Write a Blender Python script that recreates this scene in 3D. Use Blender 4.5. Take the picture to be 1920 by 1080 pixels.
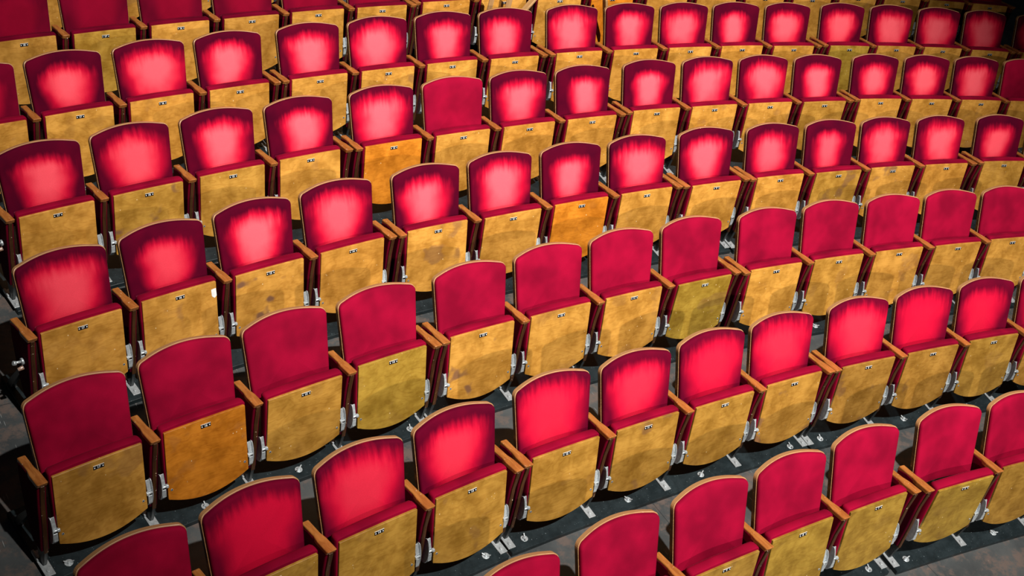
import bpy, bmesh, math, random
from mathutils import Vector, Matrix
for o in list(bpy.data.objects): bpy.data.objects.remove(o)
scene = bpy.context.scene
COL = scene.collection

# ------------------------------------------------------------------ camera
ZP = 0.545                       # height of the number plates above the floor
cam_data = bpy.data.cameras.new('camera')
cam = bpy.data.objects.new('camera', cam_data); COL.objects.link(cam)
fwd = Vector((0.5371451553, 0.5808120422, -0.6116636770))
rgt = Vector((0.8199719928, -0.5295987690, 0.2171890303))
upv = Vector((0.1977903262, 0.6182091196, 0.7607210207))
M = Matrix((rgt, upv, -fwd)).transposed().to_4x4()
M.translation = Vector((-3.7628874458, 15.6294148617, 4.3310538067 + ZP))
cam.matrix_world = M
cam_data.sensor_width = 36
cam_data.lens = 2299.94 * 36 / 1920
cam_data.clip_end = 200
scene.camera = cam

# ------------------------------------------------------------------ light and exposure
scene.view_settings.view_transform = 'Standard'
scene.view_settings.look = 'None'
scene.view_settings.exposure = 0.0
scene.view_settings.gamma = 1.0
scene.view_settings.use_curve_mapping = False
world = bpy.data.worlds.new('hall'); scene.world = world
world.use_nodes = True
world.node_tree.nodes['Background'].inputs[0].default_value = (0.30, 0.36, 0.42, 1)
world.node_tree.nodes['Background'].inputs[1].default_value = 0.035

def spot(name, pos, target, power, size, blend, radius, color):
    d = bpy.data.lights.new(name, 'SPOT'); d.energy = power; d.spot_size = math.radians(size)
    d.spot_blend = blend; d.shadow_soft_size = radius; d.color = color
    o = bpy.data.objects.new(name, d); COL.objects.link(o); o.location = pos
    o.rotation_euler = (Vector(target) - Vector(pos)).to_track_quat('-Z', 'Y').to_euler()
    return o
spot('stage_spotlight', (0.0, 9.0, 22.0), (1.3, 20.8, 0.6), 45000, 25.5, 1.0, 0.16, (1.0, 0.965, 0.90))
spot('front_spotlight', (-2.8, 9.5, 7.6), (1.9, 21.2, 0.6), 4200, 38, 1.0, 0.10, (1.0, 0.95, 0.88))

# ------------------------------------------------------------------ helpers
class MB:
    """collects shapes into ONE mesh"""
    def __init__(s): s.v = []; s.f = []; s.m = []; s.sm = []
    def face(s, idx, m=0, sm=False): s.f.append(tuple(idx)); s.m.append(m); s.sm.append(sm)
    def quadbox(s, pts8, m=0):
        b = len(s.v); s.v += [tuple(p) for p in pts8]
        for f in ((0,3,2,1),(4,5,6,7),(0,1,5,4),(1,2,6,5),(2,3,7,6),(3,0,4,7)): s.face([b+i for i in f], m)
    def box(s, x0, x1, y0, y1, z0, z1, m=0):
        s.quadbox([(x0,y0,z0),(x1,y0,z0),(x1,y1,z0),(x0,y1,z0),(x0,y0,z1),(x1,y0,z1),(x1,y1,z1),(x0,y1,z1)], m)
    def prism(s, outline, fn0, fn1, m=0, sm=False):
        """outline 2-D points; fn0/fn1 map them to the two end faces"""
        b = len(s.v); n = len(outline)
        s.v += [tuple(fn0(p)) for p in outline] + [tuple(fn1(p)) for p in outline]
        s.face(range(b+n-1, b-1, -1), m); s.face(range(b+n, b+2*n), m)
        for i in range(n): j = (i+1) % n; s.face((b+i, b+j, b+n+j, b+n+i), m, sm)
    def pillow(s, outline, rings, fn, m=0, closed=True):
        """outline swept inward through rings (scale, height)"""
        n = len(outline); cx = sum(p[0] for p in outline)/n; cy = sum(p[1] for p in outline)/n
        b = len(s.v)
        for (k, h) in rings:
            for p in outline: s.v.append(tuple(fn(cx+(p[0]-cx)*k[0], cy+(p[1]-cy)*k[1], h)))
        for r in range(len(rings)-1):
            for i in range(n):
                j = (i+1) % n
                s.face((b+r*n+i, b+r*n+j, b+(r+1)*n+j, b+(r+1)*n+i), m, True)
        c = len(s.v); s.v.append(tuple(fn(cx, cy, rings[-1][1])))
        r = len(rings)-1
        for i in range(n): s.face((b+r*n+i, b+r*n+(i+1) % n, c), m, True)
        if closed: s.face(range(b+n-1, b-1, -1), m)
    def cyl(s, p0, p1, r, n=12, m=0, sm=True, r1=None):
        p0 = Vector(p0); p1 = Vector(p1); d = (p1-p0).normalized()
        a = d.cross(Vector((0,0,1)) if abs(d.z) < .9 else Vector((1,0,0))).normalized(); c = d.cross(a)
        b = len(s.v); r1 = r if r1 is None else r1
        for (p, rr) in ((p0, r), (p1, r1)):
            for i in range(n):
                t = 2*math.pi*i/n; s.v.append(tuple(p + (a*math.cos(t)+c*math.sin(t))*rr))
        s.face(range(b+n-1, b-1, -1), m); s.face(range(b+n, b+2*n), m)
        for i in range(n): j = (i+1) % n; s.face((b+i, b+j, b+n+j, b+n+i), m, sm)
    def mesh(s, name, mats, bevel=0.0, seg=2):
        me = bpy.data.meshes.new(name); me.from_pydata(s.v, [], s.f)
        for mt in mats: me.materials.append(mt)
        me.polygons.foreach_set('material_index', s.m); me.polygons.foreach_set('use_smooth', s.sm)
        bm = bmesh.new(); bm.from_mesh(me)
        bmesh.ops.recalc_face_normals(bm, faces=bm.faces)
        if bevel > 0:
            es = [e for e in bm.edges if len(e.link_faces) == 2 and e.calc_face_angle(0) > 0.5]
            bmesh.ops.bevel(bm, geom=es, offset=bevel, segments=seg, affect='EDGES', profile=0.5)
        bm.to_mesh(me); bm.free(); me.update()
        return me

def link(name, data, parent=None, loc=(0,0,0), color=None):
    o = bpy.data.objects.new(name, data); COL.objects.link(o)
    o.parent = parent; o.location = loc
    if color: o.color = color
    return o

# ------------------------------------------------------------------ materials
class NT:
    def __init__(s, name):
        s.mat = bpy.data.materials.new(name); s.mat.use_nodes = True
        s.n = s.mat.node_tree.nodes; s.l = s.mat.node_tree.links; s.p = s.n['Principled BSDF']
    def put(s, sock, v):
        if hasattr(v, 'is_linked') or isinstance(v, bpy.types.NodeSocket): s.l.new(v, sock)
        else: sock.default_value = v
    def math(s, op, a, b=0.0, c=0.0, clamp=False):
        n = s.n.new('ShaderNodeMath'); n.operation = op; n.use_clamp = clamp
        s.put(n.inputs[0], a); s.put(n.inputs[1], b); s.put(n.inputs[2], c); return n.outputs[0]
    def smooth(s, v, a, b, lo=0.0, hi=1.0):
        n = s.n.new('ShaderNodeMapRange'); n.interpolation_type = 'SMOOTHSTEP'
        s.put(n.inputs[0], v); n.inputs[1].default_value = a; n.inputs[2].default_value = b
        s.put(n.inputs[3], lo); s.put(n.inputs[4], hi); return n.outputs[0]
    def mix(s, f, a, b, mode='MIX'):
        n = s.n.new('ShaderNodeMix'); n.data_type = 'RGBA'; n.blend_type = mode
        s.put(n.inputs[0], f); s.put(n.inputs[6], a); s.put(n.inputs[7], b); return n.outputs[2]
    def coords(s, kind='Object'):
        return s.n.new('ShaderNodeTexCoord').outputs[kind]
    def sep(s, v):
        n = s.n.new('ShaderNodeSeparateXYZ'); s.l.new(v, n.inputs[0]); return n.outputs
    def mapping(s, v, scale, loc=(0,0,0)):
        n = s.n.new('ShaderNodeMapping'); s.l.new(v, n.inputs[0]); s.put(n.inputs[3], scale); s.put(n.inputs[1], loc); return n.outputs[0]
    def noise(s, v, scale, detail=3.0, rough=0.5, dist=0.0):
        n = s.n.new('ShaderNodeTexNoise'); s.l.new(v, n.inputs['Vector']); n.inputs['Scale'].default_value = scale
        n.inputs['Detail'].default_value = detail; n.inputs['Roughness'].default_value = rough; n.inputs['Distortion'].default_value = dist
        return n.outputs[0]
    def objcolor(s):
        n = s.n.new('ShaderNodeObjectInfo'); q = s.n.new('ShaderNodeSeparateColor'); s.l.new(n.outputs['Color'], q.inputs[0])
        return q.outputs[0], q.outputs[1], q.outputs[2], n.outputs['Alpha']
    def seeded(s, v, seed, k=37.0):
        c = s.n.new('ShaderNodeCombineXYZ'); m = s.math('MULTIPLY', seed, k)
        for i in range(3): s.l.new(m, c.inputs[i])
        a = s.n.new('ShaderNodeVectorMath'); a.operation = 'ADD'; s.l.new(v, a.inputs[0]); s.l.new(c.outputs[0], a.inputs[1]); return a.outputs[0]
    def bump(s, h, strength, dist=0.002):
        n = s.n.new('ShaderNodeBump'); n.inputs['Strength'].default_value = strength; n.inputs['Distance'].default_value = dist
        s.l.new(h, n.inputs['Height']); s.l.new(n.outputs[0], s.p.inputs['Normal'])
    def set(s, **k):
        for a, v in k.items(): s.put(s.p.inputs[a.replace('_', ' ')], v)
        return s.mat

def mat_velvet():
    t = NT('red_velvet'); oc = t.coords(); x, y, z = t.sep(oc)
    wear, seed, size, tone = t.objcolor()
    sv = t.seeded(oc, seed)
    streak = t.noise(t.mapping(sv, (42, 8, 5)), 1.0, 3, .55)
    blob = t.noise(sv, 5.5, 2, .5)
    # worn nap: shoulder-shaped patch, narrower towards the seat
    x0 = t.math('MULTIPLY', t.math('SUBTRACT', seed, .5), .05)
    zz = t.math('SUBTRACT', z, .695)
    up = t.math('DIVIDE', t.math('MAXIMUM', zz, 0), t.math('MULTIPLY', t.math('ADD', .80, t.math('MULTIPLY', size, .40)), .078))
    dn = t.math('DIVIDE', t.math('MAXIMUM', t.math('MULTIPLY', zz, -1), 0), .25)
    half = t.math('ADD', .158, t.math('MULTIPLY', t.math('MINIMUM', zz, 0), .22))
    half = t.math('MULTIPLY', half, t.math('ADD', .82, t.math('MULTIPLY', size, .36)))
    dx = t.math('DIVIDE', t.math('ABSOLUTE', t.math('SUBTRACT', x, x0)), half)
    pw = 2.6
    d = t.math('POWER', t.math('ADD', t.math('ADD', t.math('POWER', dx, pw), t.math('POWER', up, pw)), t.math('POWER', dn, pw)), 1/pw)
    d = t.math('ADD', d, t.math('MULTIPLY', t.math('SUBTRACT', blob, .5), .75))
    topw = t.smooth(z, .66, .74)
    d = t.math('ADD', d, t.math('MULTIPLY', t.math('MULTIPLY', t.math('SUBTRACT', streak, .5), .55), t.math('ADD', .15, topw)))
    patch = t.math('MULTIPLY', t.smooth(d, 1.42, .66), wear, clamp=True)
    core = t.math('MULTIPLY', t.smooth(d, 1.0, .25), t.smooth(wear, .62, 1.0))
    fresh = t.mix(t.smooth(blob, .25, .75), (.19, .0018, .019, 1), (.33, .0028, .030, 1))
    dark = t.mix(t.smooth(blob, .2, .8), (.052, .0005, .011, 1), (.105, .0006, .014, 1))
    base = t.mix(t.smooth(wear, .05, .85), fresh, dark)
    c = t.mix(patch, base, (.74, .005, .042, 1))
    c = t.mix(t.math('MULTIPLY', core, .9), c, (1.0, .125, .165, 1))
    fine = t.noise(oc, 420, 2, .7)
    c = t.mix(.35, c, t.mix(t.smooth(fine, .3, .7), (.55, .55, .55, 1), (1, 1, 1, 1)), 'MULTIPLY')
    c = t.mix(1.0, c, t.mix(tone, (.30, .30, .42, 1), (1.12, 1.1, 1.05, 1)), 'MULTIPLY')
    t.bump(fine, .25, .0008)
    t.p.inputs['Sheen Tint'].default_value = (1, .25, .45, 1)
    return t.set(Base_Color=c, Roughness=.85, Specular_IOR_Level=.04, Sheen_Weight=.10, Sheen_Roughness=.25)

def mat_panel():
    t = NT('varnished_birch_plywood'); oc = t.coords(); x, y, z = t.sep(oc)
    hue, light, seed, stain = t.objcolor()
    sv = t.seeded(oc, seed)
    warp = t.noise(t.mapping(sv, (3.5, 1, 7)), 1.0, 3, .5, .6)
    rings = t.math('SINE', t.math('MULTIPLY', warp, 60))
    grain = t.noise(t.mapping(sv, (14, 10, 190)), 1.0, 4, .65, .3)
    cloud = t.noise(sv, 9, 3, .6)
    olive = (.40, .25, .032, 1); gold = (.56, .268, .046, 1); orange = (.62, .19, .008, 1)
    b1 = t.mix(t.smooth(hue, 0, .5), olive, gold); b2 = t.mix(t.smooth(hue, .5, 1), b1, orange)
    c = t.mix(t.smooth(cloud, .25, .75), t.mix(1.0, b2, (.66, .62, .52, 1), 'MULTIPLY'), t.mix(1.0, b2, (1.2, 1.24, 1.35, 1), 'MULTIPLY'))
    c = t.mix(t.math('MULTIPLY', t.smooth(rings, .2, 1), .34), c, t.mix(1.0, c, (.72, .62, .45, 1), 'MULTIPLY'))
    c = t.mix(t.math('MULTIPLY', t.smooth(grain, .45, .75), .5), c, t.mix(1.0, c, (.66, .56, .42, 1), 'MULTIPLY'))
    # soiled purple-brown blotch on some panels
    sp = t.noise(t.seeded(oc, seed, 91.0), 6.5, 2, .5)
    c = t.mix(t.math('MULTIPLY', t.smooth(sp, .60, .68), stain), c, (.20, .095, .05, 1))
    # small chips and scratches down to pale wood
    v = t.n.new('ShaderNodeTexVoronoi'); t.l.new(t.mapping(sv, (28, 20, 22)), v.inputs['Vector']); v.inputs['Scale'].default_value = 1.0
    pick = t.noise(sv, 16, 1, .5)
    chip = t.math('MULTIPLY', t.smooth(v.outputs['Distance'], .10, .05), t.smooth(pick, .56, .60))
    w = t.n.new('ShaderNodeTexVoronoi'); t.l.new(t.mapping(t.seeded(oc, seed, 13.0), (50, 20, 9)), w.inputs['Vector']); w.inputs['Scale'].default_value = 1.0
    scr = t.math('MULTIPLY', t.smooth(w.outputs['Distance'], .055, .03), t.smooth(t.noise(sv, 10, 1, .5), .56, .62))
    c = t.mix(t.math('MAXIMUM', chip, scr), c, (.85, .62, .34, 1))
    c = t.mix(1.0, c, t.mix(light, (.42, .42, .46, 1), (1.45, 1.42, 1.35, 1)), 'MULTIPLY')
    return t.set(Base_Color=c, Roughness=t.smooth(cloud, .2, .8, .30, .48), Specular_IOR_Level=.45)

def mat_wood(name, c1, c2, rough=.32, chips=.5, axis=(30, 6, 60), lit_top_edge=None):  # rubbed: lit colour painted on a top edge
    t = NT(name); oc = t.coords(); wear, seed, a, b = t.objcolor()
    sv = t.seeded(oc, seed)
    g = t.noise(t.mapping(sv, axis), 1.0, 4, .6, .5)
    c = t.mix(t.smooth(g, .3, .75), c1, c2)
    if lit_top_edge:                                  # tan along the top edge paints the overhead light that falls there
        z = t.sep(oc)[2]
        c = t.mix(t.smooth(t.math('ADD', z, t.math('MULTIPLY', t.math('SUBTRACT', g, .5), .03)), .765, .805), c, lit_top_edge)
    chip = t.smooth(t.noise(sv, 55, 3, .6), .68, .72)
    c = t.mix(t.math('MULTIPLY', chip, chips), c, (.80, .60, .42, 1))
    return t.set(Base_Color=c, Roughness=rough, Specular_IOR_Level=.5)

def mat_metal(name, col, rough, metallic=1.0, spots=0.0):
    t = NT(name); oc = t.coords()
    n = t.noise(oc, 60, 4, .65)
    c = t.mix(t.smooth(n, .35, .7), tuple(v*.72 for v in col[:3]) + (1,), col)
    if spots: c = t.mix(t.math('MULTIPLY', t.smooth(n, .62, .70), spots), c, (.6, .6, .58, 1))
    return t.set(Base_Color=c, Roughness=rough, Metallic=metallic)

def mat_board():
    t = NT('black_painted_board'); oc = t.coords()
    n = t.noise(oc, 14, 5, .65); s = t.noise(oc, 110, 3, .6)
    c = t.mix(t.smooth(n, .3, .75), (.006, .011, .013, 1), (.017, .026, .030, 1))
    c = t.mix(t.math('MULTIPLY', t.smooth(s, .69, .73), .6), c, (.30, .36, .38, 1))
    return t.set(Base_Color=c, Roughness=.42, Specular_IOR_Level=.4)

def mat_floor():
    t = NT('scuffed_dark_floor'); oc = t.coords(); x, y, z = t.sep(oc)
    n = t.noise(oc, 1.8, 6, .65); m = t.noise(oc, 7, 5, .7); f = t.noise(oc, 70, 4, .7)
    c = t.mix(t.smooth(n, .3, .7), (.036, .041, .044, 1), (.078, .083, .084, 1))
    c = t.mix(t.math('MULTIPLY', t.smooth(m, .47, .62), .65), c, (.14, .095, .078, 1))
    c = t.mix(t.math('MULTIPLY', t.smooth(f, .66, .74), .5), c, (.32, .30, .27, 1))
    # long thin scratches
    for k, (ang, sc) in enumerate(((.5, 1.0), (-.9, 1.3), (1.9, .8))):
        r = t.n.new('ShaderNodeMapping'); t.l.new(oc, r.inputs[0]); r.inputs[2].default_value = (0, 0, ang); r.inputs[3].default_value = (26*sc, 1.3*sc, 1)
        r.inputs[1].default_value = (k*3.1, k*7.7, 0)
        v = t.n.new('ShaderNodeTexVoronoi'); t.l.new(r.outputs[0], v.inputs['Vector']); v.inputs['Scale'].default_value = 1.6
        c = t.mix(t.math('MULTIPLY', t.smooth(v.outputs['Distance'], .06, .02), .8), c, (.42, .44, .44, 1))
    # joints of the floor sheets
    px = t.math('ABSOLUTE', t.math('SUBTRACT', t.math('FRACT', t.math('MULTIPLY', t.math('ADD', x, .35), 1/1.25)), .5))
    py = t.math('ABSOLUTE', t.math('SUBTRACT', t.math('FRACT', t.math('MULTIPLY', t.math('ADD', y, .95), 1/2.5)), .5))
    j = t.math('MAXIMUM', t.smooth(px, .0028, .0014), t.smooth(py, .0014, .0007))
    c = t.mix(t.math('MULTIPLY', j, .6), c, (.012, .014, .015, 1))
    return t.set(Base_Color=c, Roughness=t.smooth(m, .2, .8, .38, .62), Specular_IOR_Level=.35)

def flat(name, col, rough=.5, metallic=0.0, spec=.5):
    t = NT(name); n = t.noise(t.coords(), 40, 2, .5)
    c = t.mix(t.smooth(n, .3, .7), tuple(v*.85 for v in col[:3]) + (1,), col)
    return t.set(Base_Color=c, Roughness=rough, Metallic=metallic, Specular_IOR_Level=spec)

VELVET = mat_velvet(); PANEL = mat_panel()
PLY_EDGE = mat_wood('plywood_edge', (.30, .14, .06, 1), (.55, .29, .14, 1), .40, .35, (6, 60, 220))
SHELL = mat_wood('brown_varnished_shell', (.050, .026, .007, 1), (.11, .055, .016, 1), .34, .35, (30, 6, 60), (.42, .21, .085, 1))  # last colour is the key-lit tan painted on the shell top
ARM = mat_wood('orange_brown_armrest_wood', (.30, .095, .020, 1), (.46, .17, .040, 1), .26, .75, (60, 5, 60))
STRIP = mat_wood('dark_brown_upright_wood', (.035, .014, .006, 1), (.085, .034, .011, 1), .30, .7, (60, 60, 5))
SILVER = mat_metal('galvanised_steel', (.66, .71, .74, 1), .36, .5)
FOOT = mat_metal('scuffed_foot_steel', (.48, .51, .53, 1), .42, .35, .8)
DARKSTEEL = mat_metal('dark_painted_steel', (.045, .050, .052, 1), .38, .4, .5)
BOARD = mat_board(); FLOOR = mat_floor()
P_BLACK = flat('black_plate', (.006, .006, .008, 1), .25); P_WHITE = flat('white_digits', (.95, .98, 1, 1), .4)
P_RIM = flat('plate_rim', (.85, .84, .78, 1), .3, .3)
TIMBER = mat_wood('raw_pine_timber', (.42, .22, .085, 1), (.62, .36, .15, 1), .55, .1, (40, 40, 3))
TAPE = flat('white_tape', (.85, .85, .85, 1), .5)

# ------------------------------------------------------------------ seat parts (seat frame: x along the row, y away from the stage, z up)
def rounded_outline(w_bot, w_top, s0, s1, bow_top, r, bow_bot=0.0, rb=0.006, nt=18, ns=5, nc=6):
    """closed outline, counter-clockwise seen from the front"""
    pts = []
    def corner(cx, cy, rr, a0, a1):
        for i in range(nc+1):
            a = a0+(a1-a0)*i/nc; pts.append((cx+rr*math.cos(a), cy+rr*math.sin(a)))
    for i in range(nt+1):                       # bottom left -> right
        u = -1+2*i/nt; pts.append((u*(w_bot-rb), s0+bow_bot*(u*u)))
    corner(w_bot-rb, s0+bow_bot+rb, rb, -math.pi/2, 0)
    for i in range(1, ns):
        k = i/ns; pts.append((w_bot+(w_top-w_bot)*k, s0+bow_bot+rb+(s1-r-s0-bow_bot-rb)*k))
    corner(w_top-r, s1-r, r, 0, math.pi/2-.12)
    for i in range(1, nt):
        u = 1-2*i/nt; pts.append((u*(w_top-r), s1+bow_top*(1-u*u)))
    corner(-(w_top-r), s1-r, r, math.pi/2+.12, math.pi)
    for i in range(1, ns):
        k = 1-i/ns; pts.append((-(w_bot+(w_top-w_bot)*k), s0+bow_bot+rb+(s1-r-s0-bow_bot-rb)*k))
    corner(-(w_bot-rb), s0+bow_bot+rb, rb, math.pi, 1.5*math.pi)
    out = [pts[0]]
    for p in pts[1:]:
        if (p[0]-out[-1][0])**2+(p[1]-out[-1][1])**2 > 1e-7: out.append(p)
    if (out[0][0]-out[-1][0])**2+(out[0][1]-out[-1][1])**2 < 1e-7: out.pop()
    return out

LEAN = math.atan(.43); SL, CL = math.sin(LEAN), math.cos(LEAN)
def back_map(x, s, h):
    """s up the back from z=.44, h towards the sitter from the rear face"""
    z0 = .44; y0 = .174 + .43*(z0-ZP)
    c = .036*(1-(x/.23)**2)
    y = y0 + s*SL + (c-h)*CL; z = z0 + s*CL - (c-h)*SL
    return (x, y, z)
bo = rounded_outline(.220, .235, 0.0, .404, .026, .034)
b = MB()
b.pillow(bo, [((1, 1), .0), ((1, 1), .0230), ((.992, .992), .0245), ((.5, .5), .0245)], lambda x, s, h: back_map(x, s, h), 0, True)
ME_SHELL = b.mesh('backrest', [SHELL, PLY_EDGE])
n_out = len(bo)
for p in ME_SHELL.polygons:                    # the cut plywood edge that rings the shell
    p.use_smooth = True
    if all(n_out <= vi < 3*n_out for vi in p.vertices) and len(p.vertices) == 4:
        p.material_index = 1
ME_SHELL.polygons.foreach_set('use_smooth', [len(p.vertices) == 3 for p in ME_SHELL.polygons])
co = rounded_outline(.215, .2300, .004, .3995, .0255, .031)
b = MB()
b.pillow(co, [((1, 1), .0235), ((1.003, 1.003), .031), ((.996, .997), .039), ((.978, .980), .046), ((.94, .945), .0505), ((.8, .82), .055), ((.6, .62), .061), ((.4, .4), .066), ((.2, .2), .069)],
         lambda x, s, h: back_map(x, s, h), 0, True)
ME_BCUSH = b.mesh('back_cushion', [VELVET])

HY, HZ = -.030, .290                            # hinge line of the tip-up seat
BY, BZ = -.075, .155
US, UC = .2005, .979
def panel_map(x, s, h):
    """s up the folded seat, h towards the stage; hinge-centred coordinates"""
    return (x, BY + s*US - h*UC - HY, BZ + s*UC + h*US - HZ)
po = rounded_outline(.212, .209, 0.0, .434, .002, .005, .055, .008)
b = MB()
b.pillow(po, [((1, 1), -.012), ((1, 1), -.0015), ((.994, .994), 0), ((.5, .5), .0)], panel_map, 0, True)
ME_PANEL = b.mesh('seat_panel', [PANEL])
ME_PANEL.polygons.foreach_set('use_smooth', [False]*len(ME_PANEL.polygons))
so = rounded_outline(.214, .217, .03, .449, .006, .016, .045, .02)
def scush(x, s, h): return panel_map(x, s, -h)
b = MB()
b.pillow(so, [((.985, .985), .012), ((1, 1), .018), ((1.004, 1.006), .035), ((1.0, 1.0), .052), ((.985, .98), .064), ((.95, .93), .072), ((.8, .75), .076), ((.4, .4), .078)], scush, 0, True)
ME_SCUSH = b.mesh('seat_cushion', [VELVET])

def side_mesh():
    prof = [(-.004, .572), (.150, .552), (.205, .53), (.190, .44), (.150, .33), (.095, .20), (.060, .15), (-.028, .15), (-.020, .30), (-.006, .45)]
    b = MB(); w = .0205
    b.prism(prof, lambda p: (-w, p[0]+.006, p[1]), lambda p: (w, p[0]+.006, p[1]))
    return b.mesh('side_panel', [VELVET], .006, 2)
ME_SIDE = side_mesh()
def strip_mesh():
    b = MB(); pr = [(-.010, .570), (-.008, .45), (-.022, .30), (-.032, .14), (-.010, .14), (.0, .30), (.014, .45), (.016, .570)]
    b.prism(pr, lambda p: (-.0105, p[0], p[1]), lambda p: (.0105, p[0], p[1]))
    return b.mesh('front_strip', [STRIP], .003, 2)
ME_STRIP = strip_mesh()
def arm_mesh():
    b = MB()
    plan = [(-.019, .215), (-.0180, .115), (-.0240, .075), (-.0245, -.014), (.0245, -.014), (.0240, .075), (.0180, .115), (.019, .215)]
    top = lambda y: .594 - (y+.014)*.20
    b.prism(plan, lambda p: (p[0], p[1] + (.010 if p[1] < 0 else 0), top(p[1])-.030), lambda p: (p[0], p[1], top(p[1])))
    return b.mesh('armrest', [ARM], .006, 3)
ME_ARM = arm_mesh()
def leg_mesh():
    b = MB()
    pr = [(-.030, .155), (-.018, .045), (-.004, .032), (.040, .032), (.030, .06), (.062, .155)]
    b.prism(pr, lambda p: (-.009, p[0], p[1]), lambda p: (.009, p[0], p[1]))
    return b.mesh('leg', [DARKSTEEL], .002, 1)
ME_LEG = leg_mesh()
def foot_mesh():
    b = MB()
    b.box(-.0225, .0225, -.078, .085, .0305, .037)
    b.box(-.0225, -.010, .020, .085, .037, .050)
    b.cyl((0, -.050, .037), (0, -.050, .042), .010, 10)
    b.cyl((.012, .01, .037), (.012, .01, .043), .006, 8)
    return b.mesh('foot_plate', [FOOT], .0015, 1)
ME_FOOT = foot_mesh()
def brace_mesh():
    b = MB(); pr = [(.100, .30), (.125, .30), (.300, .045), (.300, .032), (.255, .032)]
    b.prism(pr, lambda p: (-.012, p[0], p[1]), lambda p: (.012, p[0], p[1]))
    b.box(-.020, .020, .245, .32, .0305, .036)
    return b.mesh('rear_brace', [DARKSTEEL], .0015, 1)
ME_BRACE = brace_mesh()
def hinge_mesh(sg):
    """sg=+1: bracket on the +x side of its upright (the seat it carries lies towards +x)"""
    b = MB(); x0, x1 = (.0, .004) if sg > 0 else (-.004, .0)
    out = []
    for i in range(20):
        a = 2*math.pi*i/20; r = 1.0
        out.append((-.018 + .037*math.cos(a)*(1 - .25*math.sin(a)), .275 + .082*math.sin(a)))
    b.prism(out, lambda p: (x0, p[0], p[1]), lambda p: (x1, p[0], p[1]))
    w0, w1 = (.004, .024) if sg > 0 else (-.024, -.004)
    def bar(ya, za, yb, zb, t=.005):
        d = Vector((0, yb-ya, zb-za)).normalized(); nrm = Vector((0, -d.z, d.y))*t
        P = [Vector((w0, ya, za)), Vector((w1, ya, za)), Vector((w1, yb, zb)), Vector((w0, yb, zb))]
        b.quadbox([tuple(p) for p in P] + [tuple(p + nrm) for p in P])
    bar(-.014, .350, -.040, .296); bar(-.050, .276, -.058, .232); bar(-.058, .232, -.040, .200)
    bar(-.040, .296, -.030, .283)
    b.cyl((.003*sg, -.030, .222), (.010*sg, -.030, .222), .006, 8)
    return b.mesh('hinge_bracket', [SILVER], .001, 1)
ME_HINGE = {1: hinge_mesh(1), -1: hinge_mesh(-1)}
def bolt_mesh(sg):
    b = MB()
    b.cyl((.004*sg, -.046, .292), (.034*sg, -.046, .292), .0062, 10)
    b.cyl((.022*sg, -.046, .292), (.034*sg, -.046, .292), .0115, 6, 0, False)
    return b.mesh('bolt', [SILVER], .0008, 1)
ME_BOLT = {1: bolt_mesh(1), -1: bolt_mesh(-1)}
def screw_mesh():
    b = MB(); c = panel_map(0, .115, 0)
    u = Vector((0, -UC, US))
    b.cyl(Vector((0, 0, 0)), u*.0022, .0058, 12); b.cyl(u*.0022, u*.0026, .0035, 8, 1)
    return b.mesh('panel_screw', [SILVER, P_BLACK])
ME_SCREW = screw_mesh()

def text_mesh(txt, size):
    cu = bpy.data.curves.new('t', 'FONT'); cu.body = txt; cu.size = size; cu.align_x = 'CENTER'; cu.align_y = 'CENTER'; cu.offset = size*.022
    o = bpy.data.objects.new('t', cu); COL.objects.link(o); bpy.context.view_layer.update()
    me = bpy.data.meshes.new_from_object(o.evaluated_get(bpy.context.evaluated_depsgraph_get()))
    V = [tuple(v.co) for v in me.vertices]; F = [tuple(p.vertices) for p in me.polygons]
    bpy.data.objects.remove(o); bpy.data.curves.remove(cu); bpy.data.meshes.remove(me)
    return V, F
SPL = (ZP - BZ)/UC                              # where the number plate sits on the panel
def plate_mesh(num):
    b = MB(); w, h = .0255, .0088
    def q(x0, x1, s0, s1, hh, m):
        k = len(b.v); b.v += [panel_map(x0, SPL+s0, .0), panel_map(x1, SPL+s0, .0), panel_map(x1, SPL+s1, .0), panel_map(x0, SPL+s1, .0),
                              panel_map(x0, SPL+s0, hh), panel_map(x1, SPL+s0, hh), panel_map(x1, SPL+s1, hh), panel_map(x0, SPL+s1, hh)]
        for f in ((0,3,2,1),(4,5,6,7),(0,1,5,4),(1,2,6,5),(2,3,7,6),(3,0,4,7)): b.face([k+i for i in f], m)
    q(-w, w, -h, h, .0016, 0)
    q(-w, w, h, h+.0028, .0020, 2)
    for sx in (-1, 1):
        c0 = Vector(panel_map(sx*.0195, SPL, .0016)); u = Vector((0, -UC, US))
        b.cyl(c0, c0+u*.0010, .0030, 10, 1)
    V, F = text_mesh(num, .0165)
    k = len(b.v); b.v += [panel_map(v[0], SPL+v[1], .0019) for v in V]
    for f in F: b.face([k+i for i in f], 1)
    me = bpy.data.meshes.new('number_plate'); me.from_pydata(b.v, [], b.f)
    for mt in (P_BLACK, P_WHITE, P_RIM): me.materials.append(mt)
    me.polygons.foreach_set('material_index', b.m); me.update()
    return me
PLATES = {n: plate_mesh(str(n)) for n in range(1, 19)}

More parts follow.
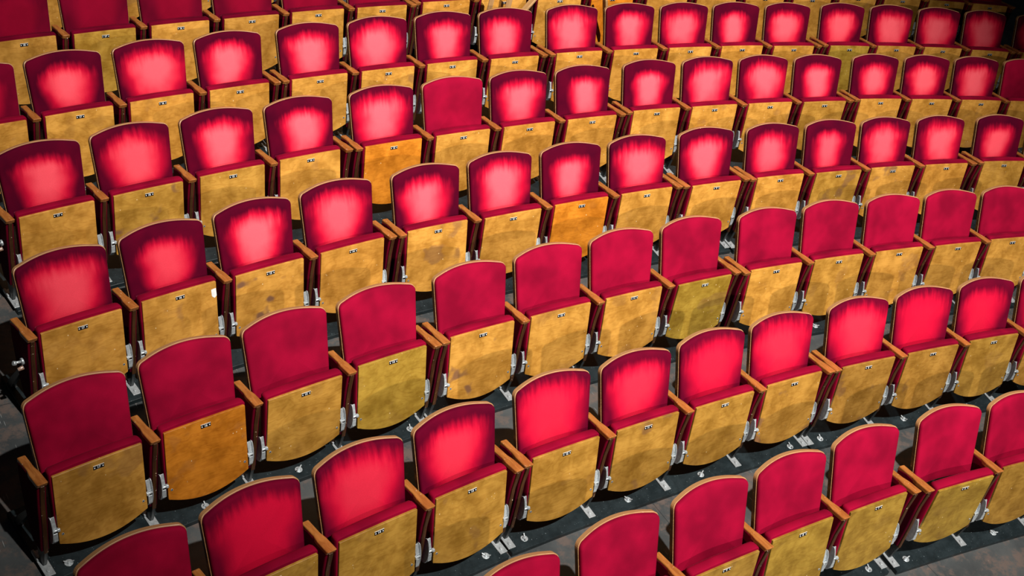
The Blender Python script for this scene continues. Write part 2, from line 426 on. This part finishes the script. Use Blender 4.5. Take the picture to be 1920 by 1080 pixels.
# ------------------------------------------------------------------ layout measured from the photograph
S = .53; FAN = .04244
MODS = [(1, 14, 4, -1.9893, 17.5424, -0.10399), (1, 10, 4, 0.1746, 17.6304, 0.02266), (1, 6, 4, 2.3582, 17.4227, 0.15187), (2, 16, 4, -1.7731, 18.4324, -0.09921), (2, 12, 4, 0.3957, 18.5164, 0.02795), (2, 8, 4, 2.5416, 18.3273, 0.14553), (3, 17, 4, -1.7081, 19.3516, -0.09111), (3, 13, 4, 0.4548, 19.4276, 0.02341), (3, 9, 5, 2.8807, 19.1911, 0.15271), (4, 17, 4, -1.4882, 20.2483, -0.09733), (4, 13, 4, 0.6839, 20.3118, 0.03289), (4, 9, 1, 2.0575, 20.2172, 0.09753), (4, 8, 4, 3.4065, 20.0282, 0.16078), (4, 4, 4, 5.5524, 19.5684, 0.26962), (5, 17, 4, -1.3287, 21.1497, -0.07458), (5, 13, 4, 0.8479, 21.1853, 0.03462), (5, 9, 4, 3.022, 21.0104, 0.13975), (5, 5, 4, 5.1663, 20.6073, 0.24108), (6, 18, 4, -1.4428, 21.9947, -0.06647), (6, 14, 4, 0.732, 22.0403, 0.02665), (6, 10, 5, 3.1715, 21.8454, 0.13261), (6, 5, 4, 5.5891, 21.4077, 0.24037), (7, 18, 6, -0.4026, 22.9047, -0.01516), (7, 12, 4, 2.2456, 22.8262, 0.09206), (7, 8, 4, 4.3532, 22.5592, 0.17787), (7, 4, 4, 6.4321, 22.1532, 0.26891)]
ADJ = {(1, 11): (0.0, 0.0, 0.0), (1, 10): (-0.015, -0.0006, 0.0), (1, 9): (0.0125, 0.002, -0.0093), (1, 8): (0.0022, -0.0057, 0.012), (1, 7): (0.0101, 0.0054, 0.0011), (1, 6): (0.005, 0.0121, -0.03), (2, 15): (-0.0007, -0.0006, 0.0), (2, 14): (0.0043, -0.0055, 0.0045), (2, 13): (-0.0007, -0.0025, 0.012), (2, 12): (0.0062, 0.0049, 0.012), (2, 11): (0.0021, -0.0084, 0.0062), (2, 10): (-0.0, -0.0023, -0.0056), (2, 9): (-0.0127, -0.003, 0.0047), (2, 8): (0.0012, 0.0005, -0.0032), (2, 7): (0.0031, 0.0001, -0.002), (2, 6): (-0.001, -0.0003, 0.0074), (3, 17): (0.003, -0.0078, 0.0024), (3, 16): (0.0026, 0.0032, 0.012), (3, 15): (0.0001, 0.005, -0.012), (3, 14): (-0.0016, -0.0043, 0.0113), (3, 13): (-0.0015, -0.0075, 0.012), (3, 12): (-0.0015, 0.0001, 0.0056), (3, 11): (-0.0041, 0.0027, 0.0026), (3, 10): (-0.0033, 0.0004, -0.0204), (3, 9): (-0.0016, -0.0017, 0.0029), (3, 8): (-0.0006, 0.0007, 0.0053), (3, 7): (0.0065, -0.0031, 0.0037), (3, 6): (0.0011, 0.0004, -0.005), (3, 5): (-0.0007, -0.0001, 0.0088), (4, 17): (-0.0051, -0.0096, 0.0045), (4, 16): (0.0007, -0.004, 0.0102), (4, 15): (0.0009, 0.0013, 0.0002), (4, 14): (-0.0016, 0.0065, -0.0002), (4, 13): (-0.002, 0.0018, 0.012), (4, 12): (0.0012, 0.0075, -0.0118), (4, 11): (0.0025, 0.0, -0.0055), (4, 10): (-0.0012, -0.0073, -0.0046), (4, 9): (0.0039, 0.0066, -0.018), (4, 8): (0.001, 0.0016, -0.0005), (4, 7): (0.0014, 0.001, -0.0118), (4, 6): (-0.005, 0.0022, -0.0005), (4, 5): (0.0013, -0.0001, -0.0016), (4, 4): (-0.0006, -0.0034, 0.0081), (5, 17): (0.0, -0.0025, -0.0082), (5, 16): (-0.0057, 0.0043, -0.008), (5, 15): (-0.0023, 0.0045, -0.0018), (5, 14): (0.0028, -0.0063, 0.0106), (5, 13): (-0.0012, 0.0002, -0.0009), (5, 12): (0.0049, 0.0058, -0.0029), (5, 11): (-0.0035, 0.003, -0.0081), (5, 10): (0.001, -0.0018, -0.0103), (5, 9): (-0.0008, -0.0003, 0.0058), (5, 8): (0.0032, 0.0044, 0.0008), (5, 7): (0.0011, 0.0039, -0.0021), (5, 6): (-0.0003, -0.003, -0.0142), (5, 5): (-0.0049, -0.0023, 0.0025), (5, 4): (0.002, 0.0006, -0.0036), (5, 3): (0.0017, 0.0038, -0.0045), (6, 17): (-0.0053, 0.0009, 0.0001), (6, 16): (0.003, 0.0004, 0.0045), (6, 15): (0.0028, -0.0037, 0.0022), (6, 14): (-0.005, -0.0015, -0.0019), (6, 13): (-0.0001, 0.0019, -0.0046), (6, 12): (0.0012, 0.0032, 0.0024), (6, 11): (0.0005, -0.0003, -0.0114), (6, 10): (0.0023, 0.0018, 0.0059), (6, 9): (0.0077, 0.0009, 0.0025), (6, 8): (0.0026, -0.002, -0.0011), (6, 7): (-0.0046, 0.0011, 0.0049), (6, 6): (-0.0033, -0.001, -0.0074), (6, 5): (-0.0091, 0.0011, -0.02), (6, 4): (-0.0032, 0.002, -0.0035), (6, 3): (0.0008, 0.0004, 0.0035), (6, 2): (0.0029, 0.0044, -0.0114), (7, 18): (0.0, 0.0, 0.012), (7, 17): (0.0, 0.0, -0.0082), (7, 16): (0.0, 0.0, -0.0083), (7, 15): (0.0, 0.0, -0.0132), (7, 14): (0.0, 0.0, 0.0003), (7, 13): (0.0, 0.0, -0.0024), (7, 12): (0.0, 0.0, -0.0045), (7, 11): (0.0, 0.0, 0.0), (7, 10): (0.0, 0.0, -0.006), (7, 9): (0.0, 0.0, 0.0064), (7, 8): (0.0, 0.0, -0.0072), (7, 7): (0.0, 0.0, 0.0), (7, 6): (0.0, 0.0, 0.0), (7, 5): (0.0, 0.0, 0.0), (7, 4): (0.0, 0.0, -0.0057), (7, 3): (0.0, 0.0, 0.0047), (7, 2): (0.0, 0.0, 0.0041), (7, 1): (0.0, 0.0, 0.0068)}
NUDGE = {(7, 18): -.054, (7, 12): -.010, (7, 8): .030, (7, 4): .078, (2, 8): .007, (4, 9): -.004, (4, 8): .004}
MODS = [(m[0], m[1], m[2], m[3]+NUDGE.get((m[0], m[1]), 0), m[4], m[5]) for m in MODS]
# a last row glimpsed between the backs at the top left
MODS.insert([m[:2] for m in MODS].index((7, 18)), (6, 1, 4, 7.692, 20.79, .334))
MODS.append((8, 19, 6, -.62, 23.78, -.035))
VIS = {1: (11, 4), 2: (16, 5), 3: (17, 5), 4: (17, 3), 5: (17, 2), 6: (18, 1), 7: (18, 1), 8: (19, 14)}

ORD = ['first', 'second', 'third', 'fourth', 'fifth', 'sixth', 'seventh', 'eighth', 'ninth', 'tenth', 'eleventh', 'twelfth', 'thirteenth', 'fourteenth', 'fifteenth', 'sixteenth', 'seventeenth', 'eighteenth']
ROWN = {1: 'nearest', 2: 'second', 3: 'third', 4: 'fourth', 5: 'fifth', 6: 'sixth', 7: 'seventh', 8: 'farthest'}

rnd = random.Random(7)
def wear_of(r, n):
    if r in (1, 3, 8): return 0.0
    if r == 7: return .30  # also deepens this row's velvet, painting the falloff of light
    if r == 2 and n == 16: return .05
    if (r, n) == (5, 12): return .06
    if (r, n) == (5, 2): return 0.0
    if (r, n) == (6, 18): return .55
    base = {2: .68, 4: .92, 5: 1.0, 6: 1.0}[r]
    if n >= 16: base -= .12
    return base + rnd.uniform(-.07, .05)
# panel: (hue 0 olive / .5 gold / 1 orange, lightness, stain)
PAN = {(1,10):(.3,.45,.2),(1,9):(.3,.45,.2),(1,8):(.12,.48,.1),(1,7):(.15,.45,.1),(1,6):(.1,.50,.1),(1,5):(.35,.34,.4),
       (2,15):(.35,.44,.2),(2,14):(.35,.42,.1),(2,13):(.38,.46,.3),(2,12):(.4,.46,.2),(2,11):(.4,.42,.5),(2,10):(.4,.46,.1),(2,9):(.45,.46,.8),(2,8):(.45,.28,.5),(2,7):(.45,.34,.4),(2,6):(.35,.36,.2),
       (3,17):(.5,.42,.3),(3,16):(.95,.40,.2),(3,15):(.42,.48,.1),(3,14):(.12,.50,.1),(3,13):(.5,.54,.9),(3,12):(.5,.52,.2),(3,11):(.52,.54,.2),(3,10):(.05,.48,.3),(3,9):(.5,.60,.1),(3,8):(.45,.48,.2),
       (4,17):(.52,.50,.1),(4,16):(.5,.50,.4),(4,15):(.5,.54,1.0),(4,14):(.6,.50,.1),(4,13):(.52,.58,.5),(4,12):(.55,.60,.1),(4,11):(.85,.62,.1),(4,10):(.55,.62,.1),(4,9):(.55,.66,.1),(4,7):(.3,.46,.6),(4,6):(.5,.54,.7),(4,5):(.6,.54,.1),(4,4):(.35,.46,.1),
       (5,17):(.5,.58,.0),(5,16):(.30,.50,.9),(5,15):(.35,.52,.1),(5,14):(.52,.60,.2),(5,13):(.85,.64,.0),(5,12):(.55,.62,.0),(5,9):(.5,.66,.1),(5,6):(.35,.48,.1),
       (6,13):(.48,.68,.5),(6,5):(.10,.54,.1),(7,17):(.22,.55,.1),(7,18):(.42,.42,.1),(7,15):(.55,.44,.1),(7,10):(.5,.62,.1),(7,9):(.9,.60,.2),(7,3):(.4,.40,.1),(7,2):(.4,.36,.1)}
def pan_of(r, n):
    if (r, n) in PAN:
        q = PAN[(r, n)]; return (q[0] - (.08 if r <= 3 and q[0] > .2 else 0), q[1] - (.14 if r == 1 else .09 if r == 2 else (.03 if r == 3 else 0)), q[2])  # nearest row: its weaker light is put into darker panel colour
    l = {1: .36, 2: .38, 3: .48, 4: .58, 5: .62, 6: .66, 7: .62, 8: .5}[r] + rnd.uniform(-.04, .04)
    return (.5 + rnd.uniform(-.1, .12), l, rnd.choice((0, .1, .1, .3)))
def look(r, n, w, p):
    a = 'bright worn' if w > .5 else ('faintly worn' if w > .3 else 'plain crimson')
    b = 'orange' if p[0] > .8 else ('olive' if p[0] < .2 else ('dark' if p[1] < .25 else ('pale' if p[1] > .57 else 'golden')))
    return a, b

def add_upright(root, x, seedc):
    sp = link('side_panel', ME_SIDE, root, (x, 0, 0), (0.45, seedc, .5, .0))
    link('front_strip', ME_STRIP, sp, (0, 0, 0), (0, seedc, .5, 1))
    link('armrest', ME_ARM, root, (x, 0, 0), (0, seedc, .5, 1))
    lg = link('leg', ME_LEG, root, (x, 0, 0))
    link('foot_plate', ME_FOOT, lg); link('rear_brace', ME_BRACE, lg)

def make_seat(r, n, x, y, h, first, last, pos_from_left):
    root = bpy.data.objects.new('theatre_seat', None); COL.objects.link(root)
    root.empty_display_size = .1
    root.location = (x, y, 0); root.rotation_euler = (0, 0, -h)
    dx, dy, f = ADJ.get((r, n), (0, 0, 0))
    seed = rnd.random(); w = wear_of(r, n); p = pan_of(r, n)
    tone = .95 if r in (1, 2) else (.88 if r < 7 else .35)  # seventh row and behind: light falloff painted in as darker velvet
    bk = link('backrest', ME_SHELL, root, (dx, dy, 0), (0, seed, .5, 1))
    sz = rnd.random() + (.45 if r == 2 else 0)
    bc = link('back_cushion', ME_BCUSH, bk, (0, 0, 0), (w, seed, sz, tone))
    if w > .5: bc['label'] = 'back cushion with a pale patch worn into the velvet'
    ang = -f/.26
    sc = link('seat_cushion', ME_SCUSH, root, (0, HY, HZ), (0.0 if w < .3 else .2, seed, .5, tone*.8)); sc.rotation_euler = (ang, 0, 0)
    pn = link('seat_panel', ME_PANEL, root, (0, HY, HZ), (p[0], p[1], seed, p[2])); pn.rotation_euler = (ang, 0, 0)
    np_ = link('number_plate', PLATES[min(max(n, 1), 18)], pn); np_['label'] = 'small black seat number plate'
    for sx in (-1, 1):
        c = panel_map(sx*.193, .110, 0); link('panel_screw', ME_SCREW, pn, c)
    if (r, n) == (4, 16):                       # strip of white tape on the panel's upper corner
        tb = MB(); C4 = [(.178, .392), (.206, .395), (.209, .350), (.196, .338), (.181, .352)]
        tb.prism(C4, lambda p_: panel_map(p_[0], p_[1], .0002), lambda p_: panel_map(p_[0], p_[1], .0009))
        tp = link('tape_patch', tb.mesh('tape_patch', [TAPE]), pn); tp['label'] = 'patch of white tape'
    xe = .2605
    xl = -xe if first else -.265; xr = xe if last else .265
    add_upright(root, xl, seed)
    if last: add_upright(root, xr, 1-seed)
    for sg, xx in ((1, xl+.0218), (-1, xr-.0218)):
        hb = link('hinge_bracket', ME_HINGE[sg], root, (xx, 0, 0)); link('bolt', ME_BOLT[sg], hb)
    a, bb = look(r, n, w, p)
    if r == 8: root['label'] = '%s velvet seat glimpsed behind the seventh row, %s from the left' % ('dim crimson', ORD[pos_from_left])
    else: root['label'] = '%s velvet seat, %s panel, %s from left in %s row' % (a, bb, ORD[pos_from_left], ROWN[r])
    root['category'] = 'theatre seat'
    root['group'] = 'folding theatre seats in the %s row' % ROWN[r]
    return root

def wingnut_mesh():
    b = MB()
    b.cyl((0, 0, .030), (0, 0, .0325), .020, 18)
    b.cyl((0, 0, .0325), (0, 0, .041), .009, 12)
    b.cyl((0, 0, .041), (0, 0, .046), .0045, 8)
    for sx in (-1, 1):
        b.quadbox([(sx*.006, -.003, .036), (sx*.020, -.003, .040), (sx*.020, .003, .040), (sx*.006, .003, .036),
                   (sx*.006, -.003, .042), (sx*.024, -.003, .047), (sx*.024, .003, .047), (sx*.006, .003, .042)])
    return b.mesh('wing_nut', [SILVER], .0008, 1)
ME_WING = wingnut_mesh()

def board(r, n0, nn, x, y, h, bank):
    o = bpy.data.objects.new('base_board', None)
    half = nn*S/2 + .012
    b = MB(); N = 2*nn
    y0, y1 = -.105, .36
    def pt(off, ly, z):
        a = -FAN*off; sag = -(off**2)*FAN/2
        return (off - ly*math.sin(a), sag + ly*math.cos(a), z)
    for i in range(N+1):
        off = -half + 2*half*i/N
        b.v += [pt(off, y0, .001), pt(off, y1, .001), pt(off, y1, .030), pt(off, y0, .030)]
    for i in range(N):
        k = 4*i
        for a, c in ((0, 1), (1, 2), (2, 3), (3, 0)): b.face((k+a, k+c, k+4+c, k+4+a))
    b.face((0, 3, 2, 1)); b.face((4*N, 4*N+1, 4*N+2, 4*N+3))
    me = b.mesh('base_board', [BOARD], .0025, 1)
    o = link('base_board', me); o.location = (x, y, 0); o.rotation_euler = (0, 0, -h)
    o['label'] = 'black base board under the %s bank of seats from left, %s row' % (ORD[bank], ROWN[r])
    o['category'] = 'base board'; o['group'] = 'black base boards under the seat banks'
    offs = [-(nn-1)/2*S-.165+.0, -(nn-1)/2*S+S, (nn-1)/2*S-S, (nn-1)/2*S+.165] if nn >= 4 else [0.0]
    for k, q in enumerate(offs):
        px_, py_, _ = pt(q, -.048, 0)
        w = link('wing_nut', ME_WING, o, (px_, py_, 0)); w.rotation_euler = (0, 0, rnd.uniform(0, 3))
    return o

rowcount = {}
bankcount = {}
for (r, n0, nn, x, y, h) in MODS:
    lo, hi = VIS[r][1], VIS[r][0]
    vis = [s for s in range(nn) if lo <= n0-s <= hi]
    if not vis: continue
    bk = bankcount.get(r, 0); bankcount[r] = bk+1
    board(r, n0, nn, x, y, h, bk)
    for s in vis:
        off = (s-(nn-1)/2)*S
        px, py = x+off*math.cos(h), y-off*math.sin(h)
        sag = -(off**2)*FAN/2; px += sag*math.sin(h); py += sag*math.cos(h)
        k = rowcount.get(r, 0); rowcount[r] = k+1
        make_seat(r, n0-s, px, py, h+off*FAN, s == 0, s == nn-1, k)

# ------------------------------------------------------------------ the floor
b = MB(); b.box(-16, 22, 4, 40, -.05, 0)
fl = link('floor', b.mesh('floor', [FLOOR])); fl['kind'] = 'structure'
WALL = flat('black_painted_wall', (.03, .03, .032, 1), .8)
for nm, q in (('wall_back', (-16, 22, 40, 40.2, 0, 9)), ('wall_left', (-16.2, -16, 4, 40, 0, 9)), ('wall_right', (22, 22.2, 4, 40, 0, 9))):
    b = MB(); b.box(*q); w = link(nm, b.mesh(nm, [WALL])); w['kind'] = 'structure'

# ------------------------------------------------------------------ loose timbers leaning among the seventh row
def plank(p0, p1, w, t, label, twist=0.0):
    p0 = Vector(p0); p1 = Vector(p1); L = (p1-p0).length
    b = MB(); b.box(-w/2, w/2, -t/2, t/2, 0, L)
    o = link('timber_plank', b.mesh('timber_plank', [TIMBER], .003, 1), None, p0, (0, rnd.random(), .5, 1))
    q = (p1-p0).to_track_quat('Z', 'Y').to_euler(); o.rotation_euler = q
    o.rotation_euler.rotate_axis('Z', twist)
    o['label'] = label; o['category'] = 'plank'; o['group'] = 'loose timbers among the seventh row'
    return o
plank((1.955, 22.70, .40), (2.20, 22.71, .72), .052, .020, 'pale timber slanting across a wooden seat panel at the top edge')
plank((1.925, 22.735, .30), (1.93, 22.74, .74), .045, .018, 'upright pale timber beside the slanting one at the top edge')
plank((1.755, 22.745, .30), (1.762, 22.75, .72), .040, .014, 'narrow darker timber upright before a pale panel, top edge')
plank((2.93, 22.62, .32), (2.81, 22.63, .68), .055, .022, 'knotty brown timber leaning before the orange panel at top edge')

# chrome hooks on the aisle side of the end uprights, and a strip of white tape
def hook(r, label):
    for (rr, n0, nn, x, y, h) in MODS:
        if rr == r:
            off = -(nn-1)/2*S; break
    a = h+off*FAN; sag = -(off**2)*FAN/2
    px = x+off*math.cos(h)+sag*math.sin(h); py = y-off*math.sin(h)+sag*math.cos(h)
    b = MB()
    b.cyl((0, 0, 0), (-.012, 0, 0), .018, 14); b.cyl((-.012, 0, 0), (-.040, 0, .004), .007, 10); b.cyl((-.038, 0, 0), (-.052, 0, .006), .012, 10)
    b.cyl((-.006, -.012, -.030), (-.034, -.012, -.036), .012, 12, 1, True, .009)
    o = link('aisle_hook', b.mesh('aisle_hook', [SILVER, ARM], .001, 1)); o.rotation_euler = (0, 0, -a)
    lx, ly = -.2625-.0205, .055
    o.location = (px+lx*math.cos(a)+ly*math.sin(a), py-lx*math.sin(a)+ly*math.cos(a), .40)
    o['label'] = label; o['category'] = 'hook'; o['group'] = 'hooks on the aisle ends of rows'
hook(4, 'chrome hook with wooden knob on the aisle end of the fourth row')
hook(5, 'chrome hook with wooden knob on the aisle end of the fifth row')
